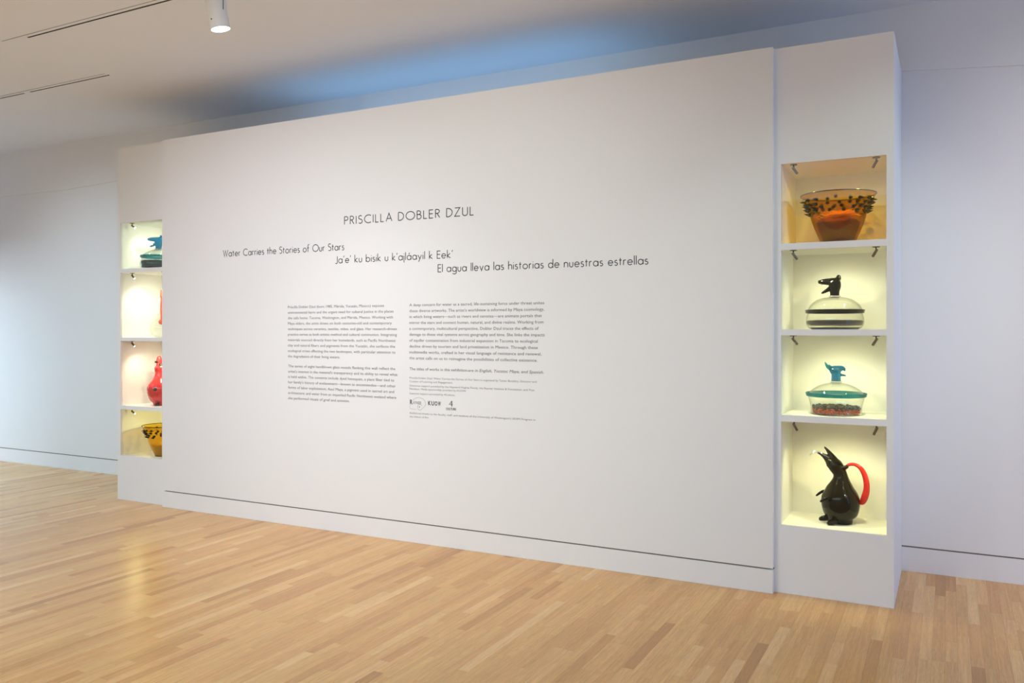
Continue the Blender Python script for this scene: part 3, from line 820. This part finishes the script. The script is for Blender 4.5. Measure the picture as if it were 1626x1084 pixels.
a = onw(547, 356.6); b = onw(751.8, 340.8)
stroke_text('title_lettering', 'PRISCILLA DOBLER DZUL', a[0], b[0], (a[1] + b[1]) / 2, .0620, 'large widely spaced capital lettering at the top of the wall text', .115, .26)
a = onw(354.5, 407.2); b = onw(546.4, 396.7)
stroke_text('subtitle_lettering', 'Water Carries the Stories of Our Stars', a[0], b[0], (a[1] + b[1]) / 2, .0555, 'English subtitle line, leftmost of three stepped lines under the title', .114)
a = onw(533.2, 418.3); b = onw(718.7, 408.4)
stroke_text('subtitle_lettering', "Ja'e' ku bisik u k'ajl\u00e1ayil k Eek'", a[0], b[0], (a[1] + b[1]) / 2, .0555, 'Maya subtitle line, middle of three stepped lines under the title', .114)
a = onw(695.6, 432.2); b = onw(1029.2, 418.6)
stroke_text('subtitle_lettering', 'El agua lleva las historias de nuestras estrellas', a[0], b[0], (a[1] + b[1]) / 2, .0555, 'Spanish subtitle line, rightmost of three stepped lines under the title', .114)


FONT_CACHE = {}
def font_line(s, size, bold=0.0, shear=0.0):
    key = (s, shear, bold > 0)
    if key not in FONT_CACHE:
        cu = bpy.data.curves.new('t', 'FONT'); cu.body = s; cu.size = 1.0; cu.offset = .03 if bold > 0 else 0; cu.resolution_u = 2; cu.shear = shear
        me = cu.id_data and bpy.data.objects.new('t', cu).to_mesh().copy()
        for o in [o for o in bpy.data.objects if o.data == cu]: bpy.data.objects.remove(o)
        bpy.data.curves.remove(cu); FONT_CACHE[key] = me
    me = FONT_CACHE[key].copy(); me.transform(Matrix.Diagonal((size, size, 1, 1)))
    return me


def text_block(name, lines, label, m, size, bold=0.0):
    """lines: (string, x, z, [width], shear)"""
    t = tag(empty(name, (lines[0][1], TY, lines[0][2])), label, 'wall text'); ox_, oz_ = lines[0][1], lines[0][2]
    for ln in lines:
        s, x, z, wdt = ln[:4]; sh = ln[4] if len(ln) > 4 else 0.0
        me = font_line(s, size, bold, sh); xs = [v.co.x for v in me.vertices]; x_min, x_max = min(xs), max(xs)
        for v in me.vertices: v.co = Vector((x - ox_ + (v.co.x - x_min) * wdt / (x_max - x_min), 0, z - oz_ + v.co.y))
        o = link('text_line', me, m, t); o['kind'] = 'stuff'
    return t


p1 = ["Priscilla Dobler Dzul (born 1985, M\u00e9rida, Yucat\u00e1n, Mexico) exposes", "environmental harm and the urgent need for cultural justice in the places",
      "she calls home: Tacoma, Washington, and M\u00e9rida, Mexico. Working with", "Maya elders, the artist draws on both centuries-old and contemporary",
      "techniques across ceramics, textiles, video, and glass. Her research-driven", "practice serves as both artistic method and cultural communion. Integrating",
      "materials sourced directly from her homelands, such as Pacific Northwest", "clay and natural fibers and pigments from the Yucat\u00e1n, she surfaces the",
      "ecological crises affecting the two landscapes, with particular attention to", "the degradation of their living waters."]
p2 = ["The series of eight handblown glass vessels flanking this wall reflect the", "artist's interest in the material's transparency and its ability to reveal what",
      "is held within. The contents include dyed henequ\u00e9n, a plant fiber tied to", "her family's history of enslavement\u2014known as encomiendos\u2014and other",
      "forms of labor exploitation; Azul Maya, a pigment used in sacred art and", "architecture; and water from an imperiled Pacific Northwest wetland where", "she performed rituals of grief and activism."]
ends1 = [609.8, 624.8, 624, 622, 630.1, 630.2, 628.2, 627.3, 627.8, 539.8]; ends2 = [627.7, 631.2, 626, 628.2, 625.8, 629.2, 555.2]
def column(strs, xpx, y0, y1, ends):
    xa, za = onw(xpx, y0); _, zb = onw(xpx, y1); n = len(strs); out = []
    for i, s in enumerate(strs):
        out.append((s, xa, za + (zb - za) * i / (n - 1), onw(ends[i], 500)[0] - xa))
    return out
text_block('paragraph_lettering', column(p1, 457.2, 489.4, 567.2, ends1), 'upper paragraph of the left column of small wall text', M_vinyl2, .0310)
text_block('paragraph_lettering', column(p2, 457.6, 582.8, 633.6, ends2), 'lower paragraph of the left column of small wall text', M_vinyl2, .0310)
p3 = ["A deep concern for water as a sacred, life-sustaining force under threat unites", "these diverse artworks. The artist's worldview is informed by Maya cosmology,",
      "in which living waters\u2014such as rivers and cenotes\u2014are animate portals that", "mirror the stars and connect human, natural, and divine realms. Working from",
      "a contemporary, multicultural perspective, Dobler Dzul traces the effects of", "damage to these vital systems across geography and time. She links the impacts",
      "of aquifer contamination from industrial expansion in Tacoma to ecological", "decline driven by tourism and land privatization in Mexico. Through these",
      "multimedia works, crafted in her visual language of resistance and renewal,", "the artist calls on us to reimagine the possibilities of collective existence."]
ends3 = [864.1, 864.2, 860.3, 863, 855.2, 864.8, 853.8, 853.9, 859.8, 853.3]
text_block('paragraph_lettering', column(p3, 650.1, 486.2, 570.2, ends3), 'long paragraph at the top of the right column of small wall text', M_vinyl2, .0310)
xa, za = onw(650.4, 587.4)
w0 = onw(863.4, 500)[0] - xa
bmw = onw(757.5, 500)[0] - xa
text_block('italic_note_lettering', [("The titles of works in this exhibition ", xa, za, onw(741.6, 500)[0] - xa, .0), ("are in English, Yucatec Maya, and Spanish.", onw(743.2, 500)[0], za, w0 - (onw(743.2, 500)[0] - xa), .25)], 'single line with italic words, below the right paragraph', M_vinyl2, .0310)
cr = [("Priscilla Dobler Dzul: Water Carries the Stories of Our Stars is organized by Tamar Benzikry, Director and", 600.9, 851.9), ("Curator of Learning and Engagement.", 606.5, 718.8),
      ("Generous support provided by the Hayward-Hughes Family, the Raynier Institute & Foundation, and Frye", 613.2, 848.3), ("Members. Media sponsorship provided by KUOW.", 618.4, 740.6),
      ("Seasonal support provided by 4Culture.", 625.5, 722.6)]
text_block('credit_lettering', [(s, xa, onw(650.2, y)[1], onw(e, 500)[0] - xa) for s, y, e in cr], 'tiny grey credit lines above the three logos', M_vinyl3, .0205)
cr = [("Additional thanks to the faculty, staff, and students of the University of Washington's 3D4M Program in", 656.7, 850.2), ("the School of Art.", 662.3, 681)]
text_block('credit_lettering', [(s, xa, onw(650.2, y)[1], onw(e, 500)[0] - xa) for s, y, e in cr], 'tiny grey thanks lines below the three logos', M_vinyl3, .0205)

# logos
def logo_text(bm, s, px0, px1, pyb, cap_m, bold=0.0):
    me = font_line(s, cap_m / .70, bold); xs = [v.co.x for v in me.vertices]; x0, z0 = onw(px0, pyb); x1 = onw(px1, pyb)[0]
    k = (x1 - x0) / (max(xs) - min(xs)); n0 = len(bm.verts); bm.from_mesh(me); bm.verts.ensure_lookup_table()
    mn = min(xs)
    for v in bm.verts[n0:]: v.co = Vector((x0 + (v.co.x - mn) * k, TY, z0 + v.co.y))
    bpy.data.meshes.remove(me)
bm = bmesh.new(); [logo_text(bm, c, p, p + 4.4, y, .031, .0016) for c, p, y in (('K', 679.8, 642.9), ('U', 685.0, 643.2), ('O', 690.2, 643.5), ('W', 695.4, 643.8))]
tag(link('logo_lettering', bm, M_vinyl), 'bold black four-letter logo, middle of the three logos', 'logo')
bm = bmesh.new()
T4 = lambda q: (onw(713, 645)[0] + q.x, TY, onw(713, 645)[1] + q.y)
ribbon(bm, [(.024, 0), (.024, .041), (.002, .015), (.033, .015)], .0018, T4); ribbon(bm, [(.024, 0), (.024, .041)], .0034, T4)
logo_text(bm, 'CULTURE', 708.3, 724.2, 650.4, .0165, .0006)
tag(link('logo_lettering', bm, M_vinyl), 'numeral four logo over a small word, rightmost of the three logos', 'logo')
bm = bmesh.new(); logo_text(bm, 'R', 651, 655.2, 641.3, .034, .0008); logo_text(bm, 'AYNIER', 655.6, 669, 641.0, .022, 0)
ox, oz = onw(651, 641); T5 = lambda q: (ox + q.x, TY, oz + q.y)
ribbon(bm, arc(.082, .008, .062, .043, 150, -60, 24) + arc(.092, -.022, .022, .022, -20, -340, 20), .0008, T5)
ribbon(bm, [(.0, -.008), (.0, -.036), (.06, -.040)], .0006, T5); ribbon(bm, arc(.088, -.020, .004, .004, 0, 360, 8), .0012, T5)
tag(link('logo_lettering', bm, M_vinyl2), 'serif name logo with a thin curling line, leftmost of the three logos', 'logo')
